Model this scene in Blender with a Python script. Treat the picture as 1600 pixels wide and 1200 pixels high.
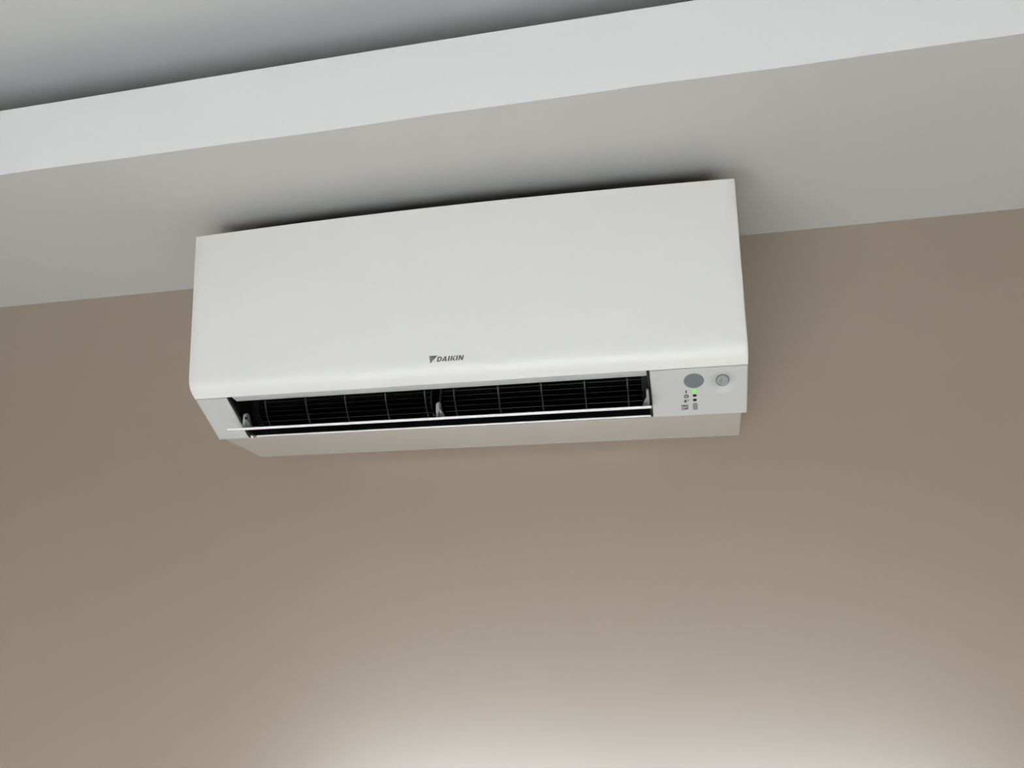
import bpy, bmesh, math, random
from mathutils import Vector, Matrix

scene = bpy.context.scene
for o in list(bpy.data.objects):
    bpy.data.objects.remove(o, do_unlink=True)
col = scene.collection

# ------------------------------------------------------------------ camera
Z0 = 2.13                       # height of the air conditioner's lower edge above the floor
cam_d = bpy.data.cameras.new('camera'); cam = bpy.data.objects.new('camera', cam_d); col.objects.link(cam)
scene.camera = cam
cam_d.sensor_fit = 'HORIZONTAL'; cam_d.sensor_width = 36.0
cam_d.lens = 36.0 * 1197.84 / 1600.0
cam_d.clip_start = 0.02; cam_d.clip_end = 200
yaw, pitch, roll = -0.21312, 0.25393, -0.00795
fw = Vector((math.sin(yaw)*math.cos(pitch), math.cos(yaw)*math.cos(pitch), math.sin(pitch)))
rt = Vector((math.cos(yaw), -math.sin(yaw), 0)); up = rt.cross(fw)
r2 = math.cos(roll)*rt + math.sin(roll)*up; u2 = -math.sin(roll)*rt + math.cos(roll)*up
m = Matrix((r2, u2, -fw)).transposed().to_4x4()
m.translation = (0.29479, -1.20181, Z0 - 0.2078)
cam.matrix_world = m

# ------------------------------------------------------------------ daylight
world = bpy.data.worlds.new('overcast_sky'); scene.world = world; world.use_nodes = True
bg = world.node_tree.nodes['Background']
bg.inputs[0].default_value = (0.86, 0.94, 1.0, 1); bg.inputs[1].default_value = 8.0
sun_d = bpy.data.lights.new('sun', 'SUN'); sun_d.energy = 45.0; sun_d.angle = math.radians(0.6); sun_d.color = (1.0, 0.99, 0.98)
sun = bpy.data.objects.new('sun', sun_d); col.objects.link(sun)
sun.rotation_euler = (math.radians(54), 0, math.radians(-10))      # shines in through the window onto the floor

# balcony door opening in the wall opposite: where the daylight enters
WX0, WX1, WZ0, WZ1 = -1.45, 1.50, 0.06, 2.10
MASK_Z = 1.19                    # lower edge of the unseen blind added to limit the window light
XL, XR, YB = -2.3, 2.7, -2.32    # room extents; the photographed wall is y = 0
pl = bpy.data.lights.new('window_portal', 'AREA'); pl.shape = 'RECTANGLE'
pl.size = WX1-WX0; pl.size_y = MASK_Z-WZ0; pl.cycles.is_portal = True
po = bpy.data.objects.new('window_portal', pl); col.objects.link(po)
po.location = ((WX0+WX1)/2, YB+0.01, (WZ0+MASK_Z)/2); po.rotation_euler = (math.radians(90), 0, 0)

vs = scene.view_settings
vs.view_transform = 'Standard'; vs.look = 'None'; vs.gamma = 1.0; vs.use_curve_mapping = False
vs.exposure = -0.34

# ------------------------------------------------------------------ materials
def mat(name, color, rough=0.5, spec=0.5, metallic=0.0, bump=0.0, bscale=200.0, var=0.0, vscale=3.0, emit=None, coat=0.0):
    mt = bpy.data.materials.new(name); mt.use_nodes = True
    nt = mt.node_tree; b = nt.nodes['Principled BSDF']
    b.inputs['Base Color'].default_value = (*color, 1)
    b.inputs['Roughness'].default_value = rough
    b.inputs['Specular IOR Level'].default_value = spec
    b.inputs['Metallic'].default_value = metallic
    if coat: b.inputs['Coat Weight'].default_value = coat
    tc = nt.nodes.new('ShaderNodeTexCoord')
    if bump:
        n = nt.nodes.new('ShaderNodeTexNoise'); n.inputs['Scale'].default_value = bscale; n.inputs['Detail'].default_value = 4
        bp = nt.nodes.new('ShaderNodeBump'); bp.inputs['Strength'].default_value = bump; bp.inputs['Distance'].default_value = 0.001
        nt.links.new(tc.outputs['Object'], n.inputs['Vector']); nt.links.new(n.outputs['Fac'], bp.inputs['Height'])
        nt.links.new(bp.outputs['Normal'], b.inputs['Normal'])
    if var:
        n2 = nt.nodes.new('ShaderNodeTexNoise'); n2.inputs['Scale'].default_value = vscale; n2.inputs['Detail'].default_value = 3
        mx = nt.nodes.new('ShaderNodeMix'); mx.data_type = 'RGBA'
        mx.inputs['A'].default_value = (*[c*(1-var) for c in color], 1); mx.inputs['B'].default_value = (*[min(1, c*(1+var)) for c in color], 1)
        nt.links.new(tc.outputs['Object'], n2.inputs['Vector']); nt.links.new(n2.outputs['Fac'], mx.inputs['Factor'])
        nt.links.new(mx.outputs['Result'], b.inputs['Base Color'])
    if emit:
        b.inputs['Emission Color'].default_value = (*emit[0], 1); b.inputs['Emission Strength'].default_value = emit[1]
    return mt

M = dict(
    wall=mat('beige_satin_paint', (0.338, 0.272, 0.211), 0.295, 1.0, bump=0.05, bscale=260, var=0.015, vscale=2.0),
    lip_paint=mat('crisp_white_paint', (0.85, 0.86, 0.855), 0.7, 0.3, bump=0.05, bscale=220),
    soffit_shade_paint=mat('shaded_soffit_paint', (0.56, 0.552, 0.53), 0.8, 0.25, bump=0.05, bscale=220, var=0.008, vscale=2.5),  # darker than the lip: underside shade mixed into the soffit colour
    ceiling_paint=mat('white_ceiling_paint', (0.77, 0.775, 0.765), 0.85, 0.2, bump=0.05, bscale=200),
    room_paint=mat('dark_beige_wall_paint', (0.335, 0.262, 0.195), 0.6, 0.25),
    floor=mat('oak_floor', (0.140, 0.127, 0.114), 0.4, 0.4, var=0.15, vscale=4),
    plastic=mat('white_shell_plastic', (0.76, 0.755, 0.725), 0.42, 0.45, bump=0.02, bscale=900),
    casing=mat('shaded_casing_plastic', (0.48, 0.447, 0.40), 0.45, 0.45),  # white plastic darkened, the shade of the underside is in the colour
    board=mat('cove_darkening_board', (0.20, 0.20, 0.19), 0.9, 0.2),  # for unseen dark sheets added inside the cove to deepen its shade
    plastic_g=mat('white_gloss_plastic', (0.80, 0.80, 0.775), 0.25, 0.5),
    panel=mat('shaded_fascia_plastic', (0.52, 0.52, 0.503), 0.4, 0.45),  # greyed below the shell white to carry the fascia's downward-facing shade
    black=mat('black_plastic', (0.010, 0.011, 0.012), 0.42, 0.5),
    black_rib=mat('charcoal_grille_plastic', (0.022, 0.023, 0.024), 0.45, 0.5),
    grey_arm=mat('grey_arm_plastic', (0.36, 0.37, 0.37), 0.45, 0.5),
    silver=mat('silver_flap_plastic', (0.90, 0.90, 0.89), 0.3, 0.5),
    lens=mat('grey_receiver_lens', (0.165, 0.185, 0.195), 0.3, 0.5),
    pir=mat('motion_sensor_lens', (0.36, 0.375, 0.37), 0.25, 0.5),
    pir_dark=mat('motion_sensor_ring', (0.16, 0.165, 0.16), 0.4, 0.5),
    button=mat('grey_button_rubber', (0.24, 0.245, 0.24), 0.5, 0.4),
    ink=mat('black_ink', (0.012, 0.012, 0.02), 0.5, 0.4),
    logo=mat('grey_logo_ink', (0.125, 0.125, 0.12), 0.45, 0.4),
    logo_l=mat('light_grey_logo_ink', (0.21, 0.21, 0.205), 0.45, 0.4),
    led=mat('green_lit_led', (0.05, 0.6, 0.03), 0.4, 0.5, emit=((0.10, 1.0, 0.04), 0.95)),
    led_off=mat('dark_led', (0.006, 0.006, 0.007), 0.25, 0.5),
    frame=mat('white_window_frame', (0.75, 0.75, 0.74), 0.4, 0.4),
    blind=mat('light_mask_cloth', (0.70, 0.70, 0.68), 0.8, 0.2),
    ground=mat('outside_ground', (0.60, 0.62, 0.635), 0.9, 0.2),
)

M['wall'].node_tree.nodes['Principled BSDF'].inputs['IOR'].default_value = 1.58
# cloth of the added blind lets part of the daylight through
_nt = M['blind'].node_tree; _b = _nt.nodes['Principled BSDF']; _out = _nt.nodes['Material Output']
_tr = _nt.nodes.new('ShaderNodeBsdfTranslucent'); _tr.inputs['Color'].default_value = (0.80, 0.84, 0.86, 1)
_mx = _nt.nodes.new('ShaderNodeMixShader'); _mx.inputs[0].default_value = 0.08
_nt.links.new(_b.outputs[0], _mx.inputs[1]); _nt.links.new(_tr.outputs[0], _mx.inputs[2]); _nt.links.new(_mx.outputs[0], _out.inputs['Surface'])

# ------------------------------------------------------------------ helpers
def link(name, me, material, parent=None, smooth=False):
    if material is not None: me.materials.append(material)
    if smooth:
        for p in me.polygons: p.use_smooth = True
    o = bpy.data.objects.new(name, me); col.objects.link(o)
    if parent is not None: o.parent = parent
    return o

def from_bm(name, bm, material, parent=None, smooth=False):
    bmesh.ops.recalc_face_normals(bm, faces=bm.faces[:])
    me = bpy.data.meshes.new(name); bm.to_mesh(me); bm.free()
    return link(name, me, material, parent, smooth)

def sharp_by_angle(o, deg=35):
    me = o.data
    for p in me.polygons: p.use_smooth = True
    me.set_sharp_from_angle(angle=math.radians(deg))

def bm_box(bm, x0, x1, y0, y1, z0, z1):
    v = [bm.verts.new((x, y, z)) for x in (x0, x1) for y in (y0, y1) for z in (z0, z1)]
    for f in ((0,1,3,2),(4,6,7,5),(0,4,5,1),(2,3,7,6),(0,2,6,4),(1,5,7,3)):
        bm.faces.new([v[i] for i in f])

def box(name, x0, x1, y0, y1, z0, z1, material, parent=None, bevel=0.0):
    bm = bmesh.new(); bm_box(bm, x0, x1, y0, y1, z0, z1)
    if bevel:
        bmesh.ops.bevel(bm, geom=bm.edges[:], offset=bevel, segments=3, profile=0.5, affect='EDGES')
    o = from_bm(name, bm, material, parent)
    if bevel: sharp_by_angle(o, 40)
    return o

def prism(name, prof, x0, x1, material, parent=None, bevel=0.0, segs=2, smooth=True, sharp=35):
    """extrude a (depth, height) outline along x; depth is measured out from the wall"""
    bm = bmesh.new()
    a = [bm.verts.new((x0, -d, z)) for d, z in prof]; b = [bm.verts.new((x1, -d, z)) for d, z in prof]
    n = len(prof)
    bm.faces.new(a); bm.faces.new(b[::-1])
    for i in range(n):
        bm.faces.new((a[i], b[i], b[(i+1) % n], a[(i+1) % n]))
    bmesh.ops.recalc_face_normals(bm, faces=bm.faces[:])
    if bevel:
        ed = [e for e in bm.edges if len(e.link_faces) == 2 and e.calc_face_angle(0) > math.radians(30)]
        bmesh.ops.bevel(bm, geom=ed, offset=bevel, segments=segs, profile=0.5, affect='EDGES', clamp_overlap=True)
    o = from_bm(name, bm, material, parent)
    if smooth: sharp_by_angle(o, sharp)
    return o

def structure(o, label, cat=None):
    o['kind'] = 'structure'; o['label'] = label
    if cat: o['category'] = cat
    return o

# ------------------------------------------------------------------ the room
SOF = Z0 + 0.33677              # underside of the dropped border
LIPD, LIPZ = 0.4311, Z0 + 0.44049
CEIL = Z0 + 0.575
T = 0.12
structure(box('wall_back', XL-T, XR+T, 0.0, T, 0, CEIL+T, M['wall']), 'plain beige satin painted wall behind the air conditioner', 'wall')
structure(box('wall_left', XL-T, XL, YB-T, 0, 0, CEIL+T, M['room_paint']), 'beige painted wall on the left side of the room', 'wall')
structure(box('wall_right', XR, XR+T, YB-T, 0, 0, CEIL+T, M['room_paint']), 'beige painted wall on the right side of the room', 'wall')
bm = bmesh.new()
bm_box(bm, XL, WX0, YB-T, YB, 0, CEIL+T); bm_box(bm, WX1, XR, YB-T, YB, 0, CEIL+T)
bm_box(bm, WX0, WX1, YB-T, YB, WZ1, CEIL+T); bm_box(bm, WX0, WX1, YB-T, YB, 0, WZ0)
structure(from_bm('wall_front', bm, M['room_paint']), 'beige painted wall with the balcony window opposite the air conditioner', 'wall')
structure(box('floor', XL-T, XR+T, YB-T, T, -0.15, 0, M['floor']), 'brown wooden floor of the room', 'floor')
structure(box('ceiling', XL, XR, YB, 0, CEIL, CEIL+T, M['ceiling_paint']), 'grey-white ceiling seen above the white dropped border', 'ceiling')
# dropped border: underside panel plus the upright lip that hides the recess above
sof = bpy.data.objects.new('trim_1', None); col.objects.link(sof); sof.location = (0, 0, SOF)
structure(sof, 'white dropped ceiling border with upright lip above the air conditioner', 'soffit')
def under(o):
    o.parent = sof; o.matrix_parent_inverse = Matrix.Translation((0, 0, -SOF)); return o
under(box('soffit_panel', XL, XR, -LIPD+0.0012, 0, SOF, SOF+0.02, M['soffit_shade_paint']))
under(box('cove_shade_base', XL, XR, -LIPD+0.0205, 0, SOF+0.0201, SOF+0.026, M['board']))  # dark sheets added in the recess to cut its bounce light
under(box('cove_shade_side', XL, XR, -LIPD+0.0204, -LIPD+0.026, SOF+0.0261, LIPZ-0.002, M['board']))
lipbm = bmesh.new()
NL = 60
def lip_sec(x):
    # plasterer's edge: a touch of waviness along the lower and upper arris
    w = 0.0006*math.sin(x*9.0)+0.0005*math.sin(x*23.0+1.0)
    w2 = 0.0007*math.sin(x*6.0+2.0)
    return [(-LIPD, SOF+w-0.0004), (-LIPD+0.001, SOF+w-0.0004), (-LIPD+0.001, SOF+0.0202), (-LIPD+0.02, SOF+0.0202), (-LIPD+0.02, LIPZ), (-LIPD+0.0015, LIPZ+w2), (-LIPD, LIPZ-0.0015+w2)]
rows = []
for i in range(NL+1):
    x = XL+(XR-XL)*i/NL
    rows.append([lipbm.verts.new((x, y, z)) for y, z in lip_sec(x)])
for i in range(NL):
    for k in range(7):
        lipbm.faces.new((rows[i][k], rows[i+1][k], rows[i+1][(k+1) % 7], rows[i][(k+1) % 7]))
lipbm.faces.new(rows[0]); lipbm.faces.new(rows[-1][::-1])
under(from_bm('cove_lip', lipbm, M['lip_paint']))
# balcony window opposite (behind the camera)
win = bpy.data.objects.new('window_1', None); col.objects.link(win); win.location = ((WX0+WX1)/2, YB-T/2, WZ0)
structure(win, 'wide white framed balcony window opposite the air conditioner', 'window')
def wpart(name, x0, x1, z0, z1):
    o = box(name, x0, x1, YB-0.09, YB-0.03, z0, z1, M['frame'], bevel=0.004)
    o.parent = win; o.matrix_parent_inverse = Matrix.Translation(win.location).inverted()
wpart('window_frame', WX0, WX0+0.06, WZ0, WZ1); wpart('window_frame', WX1-0.06, WX1, WZ0, WZ1)
wpart('window_frame', WX0+0.06, WX1-0.06, WZ1-0.06, WZ1); wpart('window_frame', WX0+0.06, WX1-0.06, WZ0, WZ0+0.06)
xm = (WX0+WX1)/2
wpart('mullion', xm-0.03, xm+0.03, WZ0+0.06, WZ1-0.06)
rb = bpy.data.objects.new('light_mask_blind', None); col.objects.link(rb); rb.location = (xm, YB+0.03, MASK_Z)  # unseen blind, added to block the upper part of the window light
rb['label'] = 'unseen translucent blind added to limit the window light to the lower half'; rb['category'] = 'blind'
for nm, b in (('light_mask_fabric', (WX0-0.05, WX1+0.05, YB+0.028, YB+0.030, MASK_Z, 2.2)), ('light_mask_rail', (WX0-0.05, WX1+0.05, YB+0.022, YB+0.036, MASK_Z-0.025, MASK_Z)), ('light_mask_roller', (WX0-0.06, WX1+0.06, YB, YB+0.06, 2.2, 2.26))):
    o = box(nm, *b, M['blind']); o.parent = rb; o.matrix_parent_inverse = Matrix.Translation(rb.location).inverted()
structure(box('ground', -60, 60, -120, YB-T-0.01, -3.2, -3.0, M['ground']), 'grey ground outside the balcony window', 'ground')

# ------------------------------------------------------------------ air conditioner
HW = 0.389
ac = bpy.data.objects.new('air_conditioner', None); col.objects.link(ac); ac.location = (0, -0.042, Z0)
ac['label'] = 'white wall-mounted split air conditioner with open flap below the ceiling border'
ac['category'] = 'air conditioner'

# key points of the side outline (depth from wall, height)
P_TOP = (0.2300, 0.2950)
S0 = Vector((0.1924, 0.0549)); S1 = Vector((0.1241, 0.0077))      # sloped lower fascia
OX0, OX1 = -0.3385, 0.2665                                         # outlet opening along x
sv = (S1-S0).normalized(); SL = (S1-S0).length
sn = Vector((sv.y, -sv.x));  sn = sn if sn.y < 0 else -sn          # outward (towards room, down)
def low(x, s, off=0.0):
    q = S0 + sv*s + sn*off
    return Vector((x, -q.x, q.y))

# rear casing: tapers a little towards the front, lower skin, top, sides
cas = bmesh.new()
cprof = [(-0.0412, 0.040), (-0.030, 0.024), (0.0008, 0.0), (0.1235, 0.0092), (0.150, 0.029), (0.186, 0.056), (0.196, 0.072), (0.218, 0.289), (-0.0412, 0.289)]
def hw(d): return HW-0.001-0.0050*max(0, min(1, d/0.12))
L = [cas.verts.new((-hw(d), -d, z)) for d, z in cprof]; Rr = [cas.verts.new((hw(d)-0.001, -d, z)) for d, z in cprof]
cas.faces.new(L); cas.faces.new(Rr[::-1])
for i in (0, 1, 2): cas.faces.new((L[i], Rr[i], Rr[i+1], L[i+1]))      # rear chamfer and lower skin
cas.faces.new((L[8], Rr[8], Rr[0], L[0]))            # back
bmesh.ops.recalc_face_normals(cas, faces=cas.faces[:])
ed = [e for e in cas.edges if len(e.link_faces) == 2]
bmesh.ops.bevel(cas, geom=ed, offset=0.0022, segments=3, profile=0.5, affect='EDGES')
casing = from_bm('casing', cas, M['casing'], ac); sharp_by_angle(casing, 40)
# air intake on top: dark mesh tray with long thin slats
box('intake_tray', -HW+0.008, HW-0.009, -0.214, -0.004, 0.272, 0.276, M['black'], ac)
for k in range(9):
    y = -0.022-k*0.0225
    box('intake_slat', -HW+0.008, HW-0.009, y-0.0012, y+0.0012, 0.277, 0.286, M['black_rib'], ac)
for k in range(7):
    x = -0.33+k*0.11
    box('intake_crossbar', x-0.0015, x+0.0015, -0.213, -0.006, 0.2762, 0.2769, M['black_rib'], ac)

# front panel: a curved sheet, slightly bowed at the top, rolled under at the bottom
prof = []
prof.append((0.2300, 0.2950))
for i in range(1, 13):
    t = i/12; prof.append((0.2300+(0.2135-0.2300)*t, 0.2950+(0.0850-0.2950)*t))
# rolled lower edge by a Bezier
b0 = Vector((0.2135, 0.0850)); b1 = Vector((0.2119, 0.0660)); b2 = Vector((0.2050, 0.0632)); b3 = Vector((0.1937, 0.0554))
for i in range(1, 13):
    t = i/12; q = b0*(1-t)**3 + b1*3*t*(1-t)**2 + b2*3*t*t*(1-t) + b3*t**3
    prof.append((q.x, q.y))
TH = 0.006
def bow(x, z):
    return 0.0115*max(0, 1-(x/HW)**2)*max(0, (z-0.085)/0.21)**1.15
def tilt(x, z):
    return -0.0013*(x/HW)*max(0, (z-0.06)/0.235)
NX = 48
xs = [-HW+2*HW*i/NX for i in range(NX+1)]
# tighten the ends so the rim stays crisp
xs = [-HW, -HW+0.0008, -HW+0.002] + [x for x in xs[1:-1]] + [HW-0.002, HW-0.0008, HW]
fp = bmesh.new()
outer = []; inner = []
for j, x in enumerate(xs):
    e = {0: 0.0022, 1: 0.0007, 2: 0.0}.get(min(j, len(xs)-1-j), 0.0)      # rounded side rim
    ro = []; ri = []
    for i, (d, z) in enumerate(prof):
        et = 0.0
        zz = z+tilt(x, z)
        if i == 0 and e > 0: zz -= e*0.5
        ro.append(fp.verts.new((x, -(d+bow(x, z)-e), zz)))
        p0 = prof[max(0, i-1)]; p1 = prof[min(len(prof)-1, i+1)]
        t = Vector((p1[0]-p0[0], p1[1]-p0[1])).normalized(); nn = Vector((t.y, -t.x))    # inward
        if nn.x > 0: nn = -nn
        th = TH if i < len(prof)-1 else 0.003
        ri.append(fp.verts.new((x, -(d+nn.x*th+bow(x, z)), zz+max(0, nn.y)*th)))
    outer.append(ro); inner.append(ri)
n = len(prof)
for j in range(len(xs)-1):
    for i in range(n-1):
        fp.faces.new((outer[j][i], outer[j][i+1], outer[j+1][i+1], outer[j+1][i]))
        fp.faces.new((inner[j][i], inner[j+1][i], inner[j+1][i+1], inner[j][i+1]))
    fp.faces.new((outer[j][0], outer[j+1][0], inner[j+1][0], inner[j][0]))
    fp.faces.new((outer[j][n-1], inner[j][n-1], inner[j+1][n-1], outer[j+1][n-1]))
for j in (0, len(xs)-1):
    for i in range(n-1):
        fp.faces.new((outer[j][i], inner[j][i], inner[j][i+1], outer[j][i+1]))
front = from_bm('front_panel', fp, M['plastic'], ac); sharp_by_angle(front, 38)

# lower fascia pieces either side of the outlet
GAP = 0.0008
DC = (0.3578, 0.0268)          # centre of the motion sensor dimple (x, s)
def fascia(name, x0, x1, dimple=None, outer_left=None):
    bm = bmesh.new()
    th = 0.004
    nx, ns = (70, 60) if dimple else (8, 8)
    def offs(x, s):
        o = 0.0
        ex = min(x-x0, x1-x); es = min(s-GAP, SL-s)
        r = 0.0012
        for e in (ex, es):
            if e < r: o -= r-math.sqrt(max(0, r*r-(r-e)**2))
        if dimple:
            rr = math.hypot(x-dimple[0], (s-dimple[1])*0.92)
            R0 = 0.0195
            if rr < R0: o -= 0.0080*(0.5+0.5*math.cos(math.pi*rr/R0))
        return o
    def axis(a, b, k):
        c = [a, a+0.0003, a+0.0012]+[a+0.0012+(b-a-0.0024)*i/k for i in range(1, k)]+[b-0.0012, b-0.0003, b]
        return c
    X = axis(x0, x1, nx); S = axis(GAP, SL, ns)
    # round the two outermost lower corners slightly
    g = [[bm.verts.new(low(x, s, offs(x, s))) for s in S] for x in X]
    for i in range(len(X)-1):
        for k in range(len(S)-1):
            bm.faces.new((g[i][k], g[i+1][k], g[i+1][k+1], g[i][k+1]))
    # return edges and back face
    ring = [(i, 0) for i in range(len(X))]+[(len(X)-1, k) for k in range(1, len(S))]+[(i, len(S)-1) for i in range(len(X)-2, -1, -1)]+[(0, k) for k in range(len(S)-2, 0, -1)]
    back = []
    for i, k in ring:
        back.append(bm.verts.new(low(X[i], S[k], -th-0.0015)))
    for a in range(len(ring)):
        b = (a+1) % len(ring)
        bm.faces.new((g[ring[a][0]][ring[a][1]], g[ring[b][0]][ring[b][1]], back[b], back[a]))
    bm.faces.new(back)
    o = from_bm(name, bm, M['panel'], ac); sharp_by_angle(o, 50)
    return o
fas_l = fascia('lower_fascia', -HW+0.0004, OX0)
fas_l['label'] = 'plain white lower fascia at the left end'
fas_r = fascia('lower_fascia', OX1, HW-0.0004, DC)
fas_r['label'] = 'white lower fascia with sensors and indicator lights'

# ---- outlet: dark housing, upper lip, lower lip
def strip(name, pts, x0, x1, material, parent, th=0.0015):
    """a folded sheet running along x through (depth, height) points"""
    up_ = []
    for i, p in enumerate(pts):
        p0 = Vector(pts[max(0, i-1)]); p1 = Vector(pts[min(len(pts)-1, i+1)])
        t = (p1-p0).normalized(); nn = Vector((-t.y, t.x))
        up_.append((p[0]+nn.x*th, p[1]+nn.y*th))
    return prism(name, list(pts)+up_[::-1], x0, x1, material, parent)
# housing walls
hs = bmesh.new()
def sheet(pts, x0, x1):
    a = [hs.verts.new((x0, -d, z)) for d, z in pts]; b = [hs.verts.new((x1, -d, z)) for d, z in pts]
    for i in range(len(pts)-1): hs.faces.new((a[i], b[i], b[i+1], a[i+1]))
roofp = [(0.1900, 0.0590), (0.176, 0.0560), (0.150, 0.0610), (0.121, 0.0690), (0.118, 0.0900), (0.105, 0.120), (0.060, 0.140), (0.030, 0.120)]
floorp = [(0.1285, 0.0110), (0.120, 0.0160), (0.100, 0.0275), (0.080, 0.0360), (0.045, 0.060), (0.030, 0.120)]
sheet(roofp, OX0, OX1); sheet(floorp, OX0, OX1)
for x in (OX0, OX1):
    vs_ = [hs.verts.new((x, -d, z)) for d, z in roofp+floorp[::-1][1:]]
    hs.faces.new(vs_)
housing = from_bm('outlet_housing', hs, M['black'], ac)
# black trim frame along the two ends of the opening
for x0, x1 in ((OX0+0.0002, OX0+0.0035), (OX1-0.0035, OX1-0.0002)):
    pts = [low(0, -0.001, -0.0012), low(0, SL-0.001, -0.0012), low(0, SL-0.001, -0.012), low(0, -0.001, -0.012)]
    prism('outlet_end_trim', [(-p.y, p.z) for p in pts], x0, x1, M['black'], ac)
# upper lip: pale grey band just behind the rolled panel edge
prism('outlet_upper_lip', [(0.1915, 0.0552), (0.1785, 0.0524), (0.1765, 0.0545), (0.1905, 0.0585)], OX0+0.0085, OX1-0.004, M['panel'], ac, bevel=0.0006)
# lower lip: a narrow white rail with a groove below it
def lowprof(pts): return [(-low(0, q, o).y, low(0, q, o).z) for q, o in pts]
prism('outlet_lower_lip', lowprof([(0.0793, -0.0010), (0.0815, -0.0004), (0.0822, -0.0045), (0.0795, -0.0045)]), OX0+0.013, OX1-0.003, M['plastic_g'], ac, bevel=0.0005)
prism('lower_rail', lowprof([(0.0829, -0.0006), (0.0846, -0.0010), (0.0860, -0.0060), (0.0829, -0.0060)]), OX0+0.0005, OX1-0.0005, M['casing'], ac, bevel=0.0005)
# small notch tooth at the left lower corner
prism('corner_tooth', lowprof([(0.0785, -0.0010), (0.0835, -0.0006), (0.0840, -0.0050), (0.0795, -0.0050)]), OX0+0.0042, OX0+0.0072, M['plastic'], ac)

# ---- guard grille: upright ribs and long wires
grille = bpy.data.objects.new('outlet_grille', None); col.objects.link(grille); grille.parent = ac
G_T = Vector((0.1220, 0.0660)); G_B = Vector((0.0985, 0.0285)); G_M = Vector((0.1175, 0.0450))
def gcurve(t):
    return G_T*(1-t)**2 + (G_M*2-(G_T+G_B)*0.5)*2*t*(1-t) + G_B*t*t if False else G_T*(1-t)+G_B*t + Vector((0.0035, 0.0))*(4*t*(1-t))
def tube(name, pts, r, material, parent, sides=6, taper=None):
    bm = bmesh.new(); rings = []
    for i, p in enumerate(pts):
        a = pts[max(0, i-1)]; b = pts[min(len(pts)-1, i+1)]
        t = (b-a).normalized(); s = t.orthogonal().normalized(); q = t.cross(s)
        rr = r if taper is None else r*taper[i]
        rings.append([bm.verts.new(p+(s*math.cos(2*math.pi*k/sides)+q*math.sin(2*math.pi*k/sides))*rr) for k in range(sides)])
    for i in range(len(rings)-1):
        for k in range(sides):
            bm.faces.new((rings[i][k], rings[i][(k+1) % sides], rings[i+1][(k+1) % sides], rings[i+1][k]))
    bm.faces.new(rings[0][::-1]); bm.faces.new(rings[-1])
    o = from_bm(name, bm, material, parent); sharp_by_angle(o, 60); return o
def rib_mesh(wd, dp):
    bm = bmesh.new(); rows = []
    for i in range(9):
        q = gcurve(i/8); rows.append([bm.verts.new((sx*wd/2, -(q.x+sd), q.y)) for sx, sd in ((-1, 0), (1, 0), (1, -dp), (-1, -dp))])
    for i in range(8):
        for k in range(4): bm.faces.new((rows[i][k], rows[i][(k+1) % 4], rows[i+1][(k+1) % 4], rows[i+1][k]))
    bm.faces.new(rows[0]); bm.faces.new(rows[-1][::-1])
    bmesh.ops.recalc_face_normals(bm, faces=bm.faces[:])
    me = bpy.data.meshes.new('grille_rib'); bm.to_mesh(me); bm.free(); me.materials.append(M['black_rib']); return me
rm = rib_mesh(0.0020, 0.004)
for x in (-0.318, -0.2508, -0.1867, -0.1225, -0.0615, -0.017, 0.049, 0.112, 0.1738, 0.2333):
    o = bpy.data.objects.new('grille_rib', rm); col.objects.link(o); o.parent = grille; o.location = (x, 0, 0)
wire0 = None
for i in range(6):
    t = (i+0.35)/5.6
    q = gcurve(t)
    for a, b in ((OX0+0.011, -0.052), (-0.034, 0.253)):
        tube('grille_wire', [Vector((a, -q.x+0.002, q.y)), Vector((b, -q.x+0.002, q.y))], 0.00055, M['black_rib'], grille, 6)
# end blocks of the grille
prism('grille_end', [(0.122, 0.068), (0.120, 0.046), (0.098, 0.029), (0.085, 0.035), (0.100, 0.075)], OX0+0.0005, OX0+0.011, M['black'], grille)
prism('grille_end', [(0.124, 0.068), (0.122, 0.046), (0.100, 0.029), (0.085, 0.035), (0.100, 0.075)], 0.253, OX1-0.0005, M['black'], grille)
# centre bearing posts
for x, w, y1 in ((-0.0495, 0.0034, 0.0), (-0.0352, 0.0042, 0.0)):
    pts = [Vector((x+w*0.1, -0.124, 0.066)), Vector((x, -0.126, 0.052)), Vector((x, -0.121, 0.038)), Vector((x+0.0005, -0.112, 0.0305))]
    tube('centre_post', pts, w/2, M['black_rib'], grille, 8, [0.8, 1.0, 1.0, 1.15])
# cross-flow fan behind the grille
fan = bmesh.new()
FC = (0.078, 0.088); FR = 0.040
for k in range(30):
    a = 2*math.pi*k/30
    c, s = math.cos(a), math.sin(a)
    p = []
    for r, da in ((FR*0.78, 0.0), (FR*0.9, 0.06), (FR, 0.20)):
        p.append((FC[0]+r*math.cos(a+da), FC[1]+r*math.sin(a+da)))
    va = [fan.verts.new((OX0+0.014, -d, z)) for d, z in p]; vb = [fan.verts.new((OX1-0.016, -d, z)) for d, z in p]
    for i in range(2): fan.faces.new((va[i], vb[i], vb[i+1], va[i+1]))
for x in [OX0+0.014+i*(OX1-OX0-0.030)/8 for i in range(9)]:
    ro = [fan.verts.new((x, -(FC[0]+FR*0.99*math.cos(2*math.pi*k/30)), FC[1]+FR*0.99*math.sin(2*math.pi*k/30))) for k in range(30)]
    fan.faces.new(ro)
fanm = mat('black_fan_plastic', (0.003, 0.003, 0.0035), 0.75, 0.2)
me = bpy.data.meshes.new('fan_rotor'); fan.to_mesh(me); fan.free(); link('fan_rotor', me, fanm, ac)

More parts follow.
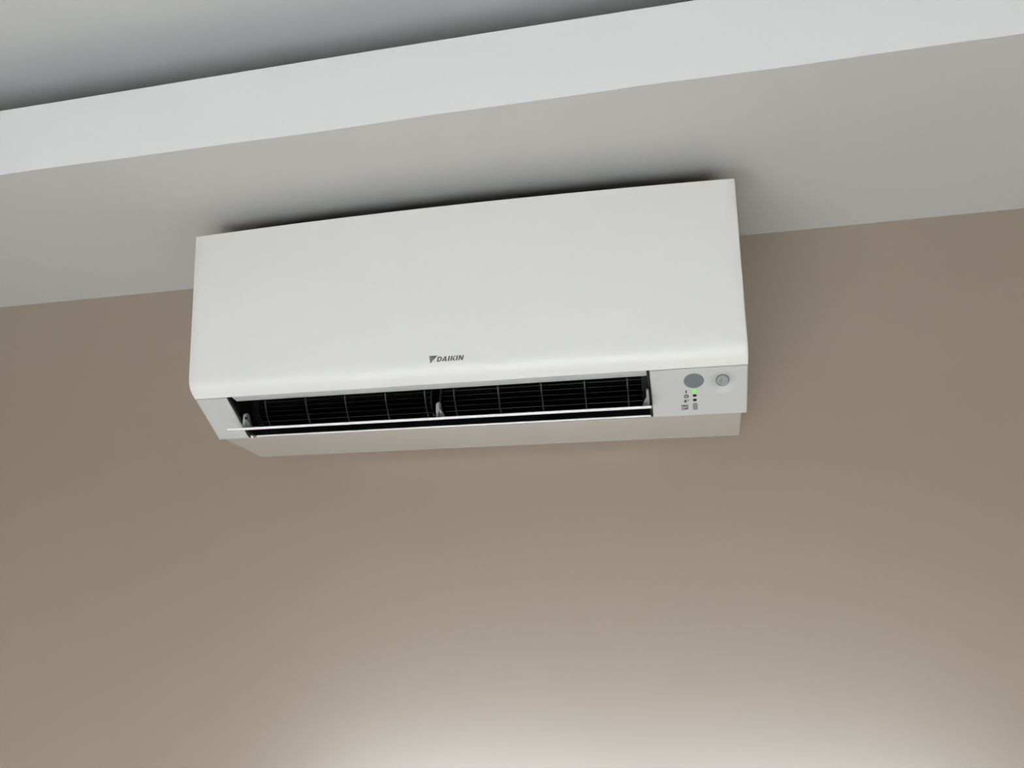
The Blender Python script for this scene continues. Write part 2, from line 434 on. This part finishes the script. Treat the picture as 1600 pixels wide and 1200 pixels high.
# ---- swing flap, opened, with its three arms
FX0, FX1 = OX0+0.0035, OX1-0.0007
fl = []
fe, bk = Vector((0.1885, 0.0085)), Vector((0.1330, 0.0222))
dirv = (bk-fe).normalized(); nv = Vector((-dirv.y, dirv.x)); nv = nv if nv.y > 0 else -nv
LEN = (bk-fe).length
top_, bot_ = [], []
for i in range(13):
    t = i/12
    th = 0.0019*(1-0.5*t)*(0.72 if t == 0 else 1.0)
    camber = -0.0016*4*t*(1-t)*0.5
    q = fe+dirv*LEN*t+nv*camber
    top_.append((q.x+nv.x*th, q.y+nv.y*th)); bot_.append((q.x-nv.x*th, q.y-nv.y*th))
flap = prism('swing_flap', top_+bot_[::-1], FX0, FX1, M['silver'], ac, sharp=50)
flap['label'] = 'long thin silver-white flap standing open'
def arm(x, w, hgt, lean, hole, side=1):
    # a rounded upright tab standing on the flap
    bm = bmesh.new()
    base = fe+dirv*LEN*0.30
    out = [(0.010, -0.0005), (0.0085, 0.006), (0.0065, hgt-0.004)]
    out += [(0.0005+0.006*math.cos(a), hgt-0.004+0.0045*math.sin(a)) for a in [math.pi*k/8 for k in range(1, 8)]]
    out += [(-0.0055, hgt-0.004), (-0.009, 0.006), (-0.016, -0.0005)]
    # outline in (back, up): rotated to stand on the flap
    a_ = []; b_ = []
    for bkw, u in out:
        q = base+dirv*(-bkw+0.006)+nv*u
        q = Vector((q.x-lean*u, q.y))
        a_.append(bm.verts.new((x-w/2, -q.x, q.y))); b_.append(bm.verts.new((x+w/2, -q.x, q.y)))
    bm.faces.new(a_); bm.faces.new(b_[::-1])
    for i in range(len(out)):
        k = (i+1) % len(out); bm.faces.new((a_[i], b_[i], b_[k], a_[k]))
    bmesh.ops.recalc_face_normals(bm, faces=bm.faces[:])
    bmesh.ops.bevel(bm, geom=[e for e in bm.edges if e.calc_face_angle(0) > 1.0], offset=0.0008, segments=2, affect='EDGES')
    o = from_bm('flap_arm', bm, M['grey_arm'], flap); sharp_by_angle(o, 40)
    # reinforcing gusset beside the tab
    g = bmesh.new()
    gb = base+dirv*0.002
    pts = [(x+side*(w/2+e), gb, u) for e, u in ((0, 0), (0.007, 0), (0.0045, 0.0055), (0, 0.013))]
    fa = []; fb = []
    for xx, q, u in pts:
        p = q+nv*u; fa.append(g.verts.new((xx, -p.x, p.y))); p2 = p+dirv*0.004; fb.append(g.verts.new((xx, -p2.x, p2.y)))
    g.faces.new(fa); g.faces.new(fb[::-1])
    for i in range(4): g.faces.new((fa[i], fb[i], fb[(i+1) % 4], fa[(i+1) % 4]))
    from_bm('arm_gusset', g, M['grey_arm'], flap)
    if hole:
        hb = base+nv*(hgt-0.0065)
        tube('arm_pivot', [Vector((x+w/2-0.001, -hb.x, hb.y)), Vector((x+w/2+0.0012, -hb.x, hb.y))], 0.0019, M['black'], flap, 12)
arm(-0.3170, 0.0045, 0.0215, 0.0, True)
arm(-0.0235, 0.0045, 0.0215, 0.0, False)
arm(OX1-0.0045, 0.0030, 0.0235, 0.0, False, -1)

# ---- controls on the right fascia
def disc(name, x, s, rx, rs, material, parent, h=0.0006, dome=0.0, base=0.0, seg=40, power=2.0):
    bm = bmesh.new()
    rings = []
    lv = [(1.0, -0.001), (1.0, h*0.7), (0.97, h)]
    if dome: lv += [(r, h+dome*(1-(r/0.97)**2)) for r in (0.85, 0.7, 0.5, 0.3, 0.12)]
    for r, o in lv:
        ring = []
        for k in range(seg):
            a = 2*math.pi*k/seg; c, sn_ = math.cos(a), math.sin(a)
            if power != 2.0:
                c = math.copysign(abs(c)**(2/power), c); sn_ = math.copysign(abs(sn_)**(2/power), sn_)
            ring.append(bm.verts.new(low(x+rx*r*c, s+rs*r*sn_, base+o)))
        rings.append(ring)
    for i in range(len(rings)-1):
        for k in range(seg): bm.faces.new((rings[i][k], rings[i][(k+1) % seg], rings[i+1][(k+1) % seg], rings[i+1][k]))
    bm.faces.new(rings[-1]); bm.faces.new(rings[0][::-1])
    o = from_bm(name, bm, material, parent); sharp_by_angle(o, 40); return o
o = disc('signal_receiver', 0.3217, 0.0211, 0.0128, 0.0124, M['lens'], fas_r, h=0.0003); o['label'] = 'round blue-grey receiver window'
# motion sensor sits in the dimple
ring = disc('motion_sensor', DC[0], DC[1]-0.0004, 0.0088, 0.0104, M['pir_dark'], fas_r, h=0.0044, base=-0.0078); ring['label'] = 'round grey faceted motion sensor in a dimple'
lens = bmesh.new()
def pv(r, a, hgt): return lens.verts.new(low(DC[0]+0.0077*r*math.cos(a), DC[1]-0.0004+0.0091*r*math.sin(a), -0.0047+hgt))
seg = 16
r0 = [pv(1.0, 2*math.pi*k/seg, 0.0) for k in range(seg)]
r1 = [pv(0.93, 2*math.pi*k/seg, 0.0022) for k in range(seg)]
r2_ = [pv(0.62, 2*math.pi*k/seg, 0.0022 if k % 4 < 2 else 0.0052) for k in range(seg)]
r3 = [pv(0.28, 2*math.pi*k/seg, 0.0056 if k % 4 < 2 else 0.0038) for k in range(seg)]
ct = pv(0.0, 0, 0.0060)
for A, B in ((r0, r1), (r1, r2_), (r2_, r3)):
    for k in range(seg): lens.faces.new((A[k], A[(k+1) % seg], B[(k+1) % seg], B[k]))
for k in range(seg): lens.faces.new((r3[k], r3[(k+1) % seg], ct))
from_bm('sensor_lens', lens, M['pir'], fas_r)
o = disc('indicator_light', 0.3221, 0.0388, 0.0028, 0.0023, M['led'], fas_r, h=0.0004, dome=0.0006, seg=20); o['label'] = 'lit green indicator light'
for s in (0.0467, 0.0546):
    disc('indicator_light', 0.3221, s, 0.0027, 0.0021, M['led_off'], fas_r, h=0.0003, dome=0.0003, seg=20)
o = disc('power_button', 0.3224, 0.0663, 0.0031, 0.0059, M['button'], fas_r, h=0.0009, seg=40, power=5.0); o['label'] = 'small grey push button'
# printed symbols
INK = 0.00012
def poly_print(name, polys, material, parent, place):
    bm = bmesh.new()
    for pts in polys:
        f = bm.faces.new([bm.verts.new(place(u, v)) for u, v in pts])
    bmesh.ops.triangulate(bm, faces=bm.faces[:])
    me = bpy.data.meshes.new(name); bm.to_mesh(me); bm.free()
    return link(name, me, material, parent)
def lowplace(x, s): return lambda u, v: low(x+u, s-v, INK)
def ringpoly(r0, r1, cx=0, cy=0, n=20):
    out = []
    for k in range(n):
        a, b = 2*math.pi*k/n, 2*math.pi*(k+1)/n
        out.append([(cx+r0*math.cos(a), cy+r0*math.sin(a)), (cx+r1*math.cos(a), cy+r1*math.sin(a)), (cx+r1*math.cos(b), cy+r1*math.sin(b)), (cx+r0*math.cos(b), cy+r0*math.sin(b))])
    return out
def circ(r, cx=0, cy=0, n=16, sy=1): return [(cx+r*math.cos(2*math.pi*k/n), cy+sy*r*math.sin(2*math.pi*k/n)) for k in range(n)]
poly_print('power_symbol', [[(-0.0007, -0.0028), (0.0007, -0.0028), (0.0007, 0.0028), (-0.0007, 0.0028)]], M['ink'], fas_r, lowplace(0.3114, 0.0395))
poly_print('timer_symbol', ringpoly(0.0019, 0.0031) + [[(-0.0004, -0.0004), (0.0004, -0.0004), (0.0004, 0.0019), (-0.0004, 0.0019)], [(0.0004, -0.0004), (0.0017, -0.0004), (0.0017, 0.0004), (0.0004, 0.0004)]], M['ink'], fas_r, lowplace(0.3114, 0.0474))
poly_print('sensor_symbol', [circ(0.0011, -0.0008, 0.0014), [(-0.0030, -0.0022), (0.0012, -0.0022), (0.0006, 0.0000), (-0.0004, 0.0008), (-0.0014, 0.0006), (-0.0022, -0.0002)]] +
           [[(0.0012, 0.0003), (0.0019, 0.0000), (0.0024, 0.0014), (0.0018, 0.0022)], [(0.0025, -0.0001), (0.0032, -0.0003), (0.0038, 0.0014), (0.0030, 0.0027)]], M['ink'], fas_r, lowplace(0.3107, 0.0557))
def text_mesh(name, body, size, width, place_m, material, parent, offset=0.0):
    cu = bpy.data.curves.new(name, 'FONT'); cu.body = body; cu.size = 1.0; cu.align_x = 'CENTER'; cu.offset = offset
    cu.resolution_u = 3
    to = bpy.data.objects.new(name+'_src', cu); col.objects.link(to)
    bpy.context.view_layer.update()
    me = bpy.data.meshes.new_from_object(to.evaluated_get(bpy.context.evaluated_depsgraph_get()))
    bpy.data.objects.remove(to, do_unlink=True)
    xs_ = [v.co.x for v in me.vertices]; ys_ = [v.co.y for v in me.vertices]
    x0, x1, y0, y1 = min(xs_), max(xs_), min(ys_), max(ys_)
    for v in me.vertices:
        v.co = place_m(((v.co.x-x0)/(x1-x0)-0.5)*width, ((v.co.y-y0)/(y1-y0)-0.5)*size)
    me.materials.clear(); me.name = name
    return link(name, me, material, parent)
text_mesh('printed_text', 'ON/', 0.0043, 0.0096, lowplace(0.3090, 0.0643), M['ink'], fas_r, 0.035)
text_mesh('printed_text', 'OFF', 0.0043, 0.0092, lowplace(0.3088, 0.0696), M['ink'], fas_r, 0.035)

# ---- maker's mark printed on the front panel
def frontplace(x, s):
    ln = 0.2950-0.0850
    def f(u, v):
        ss = s-v                          # distance down the face
        z = 0.2950-ss*0.99693; d = 0.2300-(0.2950-z)*(0.0165/0.21)
        X = x+u
        return Vector((X, -(d+bow(X, z)+0.0002), z+tilt(X, z)))
    return f
E_ = [(-0.0000, 0.0), (0.0115, 0.0), (0.0014, -0.0100)]
tri = [[(0.0, 0.0), (0.0118, 0.0), (0.0013, -0.0104)]]
poly_print('emblem', tri, M['logo'], front, frontplace(-0.0238, 0.2062))
poly_print('emblem_facet', [[(0.0014, -0.0014), (0.0062, -0.0030), (0.0020, -0.0085)]], M['logo_l'], front, lambda u, v: frontplace(-0.0238, 0.2062)(u, v)+Vector((0, -0.0001, 0)))
SH = 0.26; CH = 0.0068
def glyph(ch):
    k = CH
    def R_(x0, x1, y0=0, y1=1): return [(x0, y0), (x1, y0), (x1, y1), (x0, y1)]
    w = 0.34
    if ch == 'D':
        out = [R_(0, w)]
        N = 10
        for i in range(N):
            a, b = -math.pi/2+math.pi*i/N, -math.pi/2+math.pi*(i+1)/N
            o = lambda t: (0.55+0.52*math.cos(t), 0.5+0.5*math.sin(t)); q = lambda t: (0.52+0.22*math.cos(t), 0.5+0.27*math.sin(t))
            out.append([o(a), o(b), q(b), q(a)])
        out += [R_(w, 0.55, 0, 0.23), R_(w, 0.55, 0.77, 1)]
        return out, 1.20
    if ch == 'A':
        return [[(-0.10, 0), (0.24, 0), (0.62, 1), (0.40, 1)], [(0.40, 1), (0.74, 1), (1.08, 0), (0.74, 0)], R_(0.25, 0.82, 0.18, 0.38)], 1.28
    if ch == 'I': return [R_(0, 0.36)], 0.58
    if ch == 'K': return [R_(0, w), [(w, 0.42), (0.72, 1), (1.12, 1), (w, 0.22)], [(0.42, 0.55), (0.62, 0.68), (1.12, 0), (0.72, 0)]], 1.24
    if ch == 'N': return [R_(0, 0.32), R_(0.78, 1.10), [(0.0, 1), (0.36, 1), (1.10, 0), (0.74, 0)]], 1.10
word = 'DAIKIN'
tot = sum(glyph(c)[1] for c in word)
WID = 0.0385
sc = (WID-0.0020)/tot
cx = 0.0
for c in word:
    polys, adv = glyph(c)
    pp = [[(cx*sc+px*sc+SH*py*CH, py*CH) for px, py in poly] for poly in polys]
    poly_print('letter', pp, M['logo'], front, frontplace(-0.0134, 0.2148))
    cx += adv

# a thin shadow gap seam is left between panel and fascia; end caps close the housing behind the fascia
for x0, x1 in ((-HW+0.0085, OX0-0.0005), (OX1+0.0005, HW-0.0095)):
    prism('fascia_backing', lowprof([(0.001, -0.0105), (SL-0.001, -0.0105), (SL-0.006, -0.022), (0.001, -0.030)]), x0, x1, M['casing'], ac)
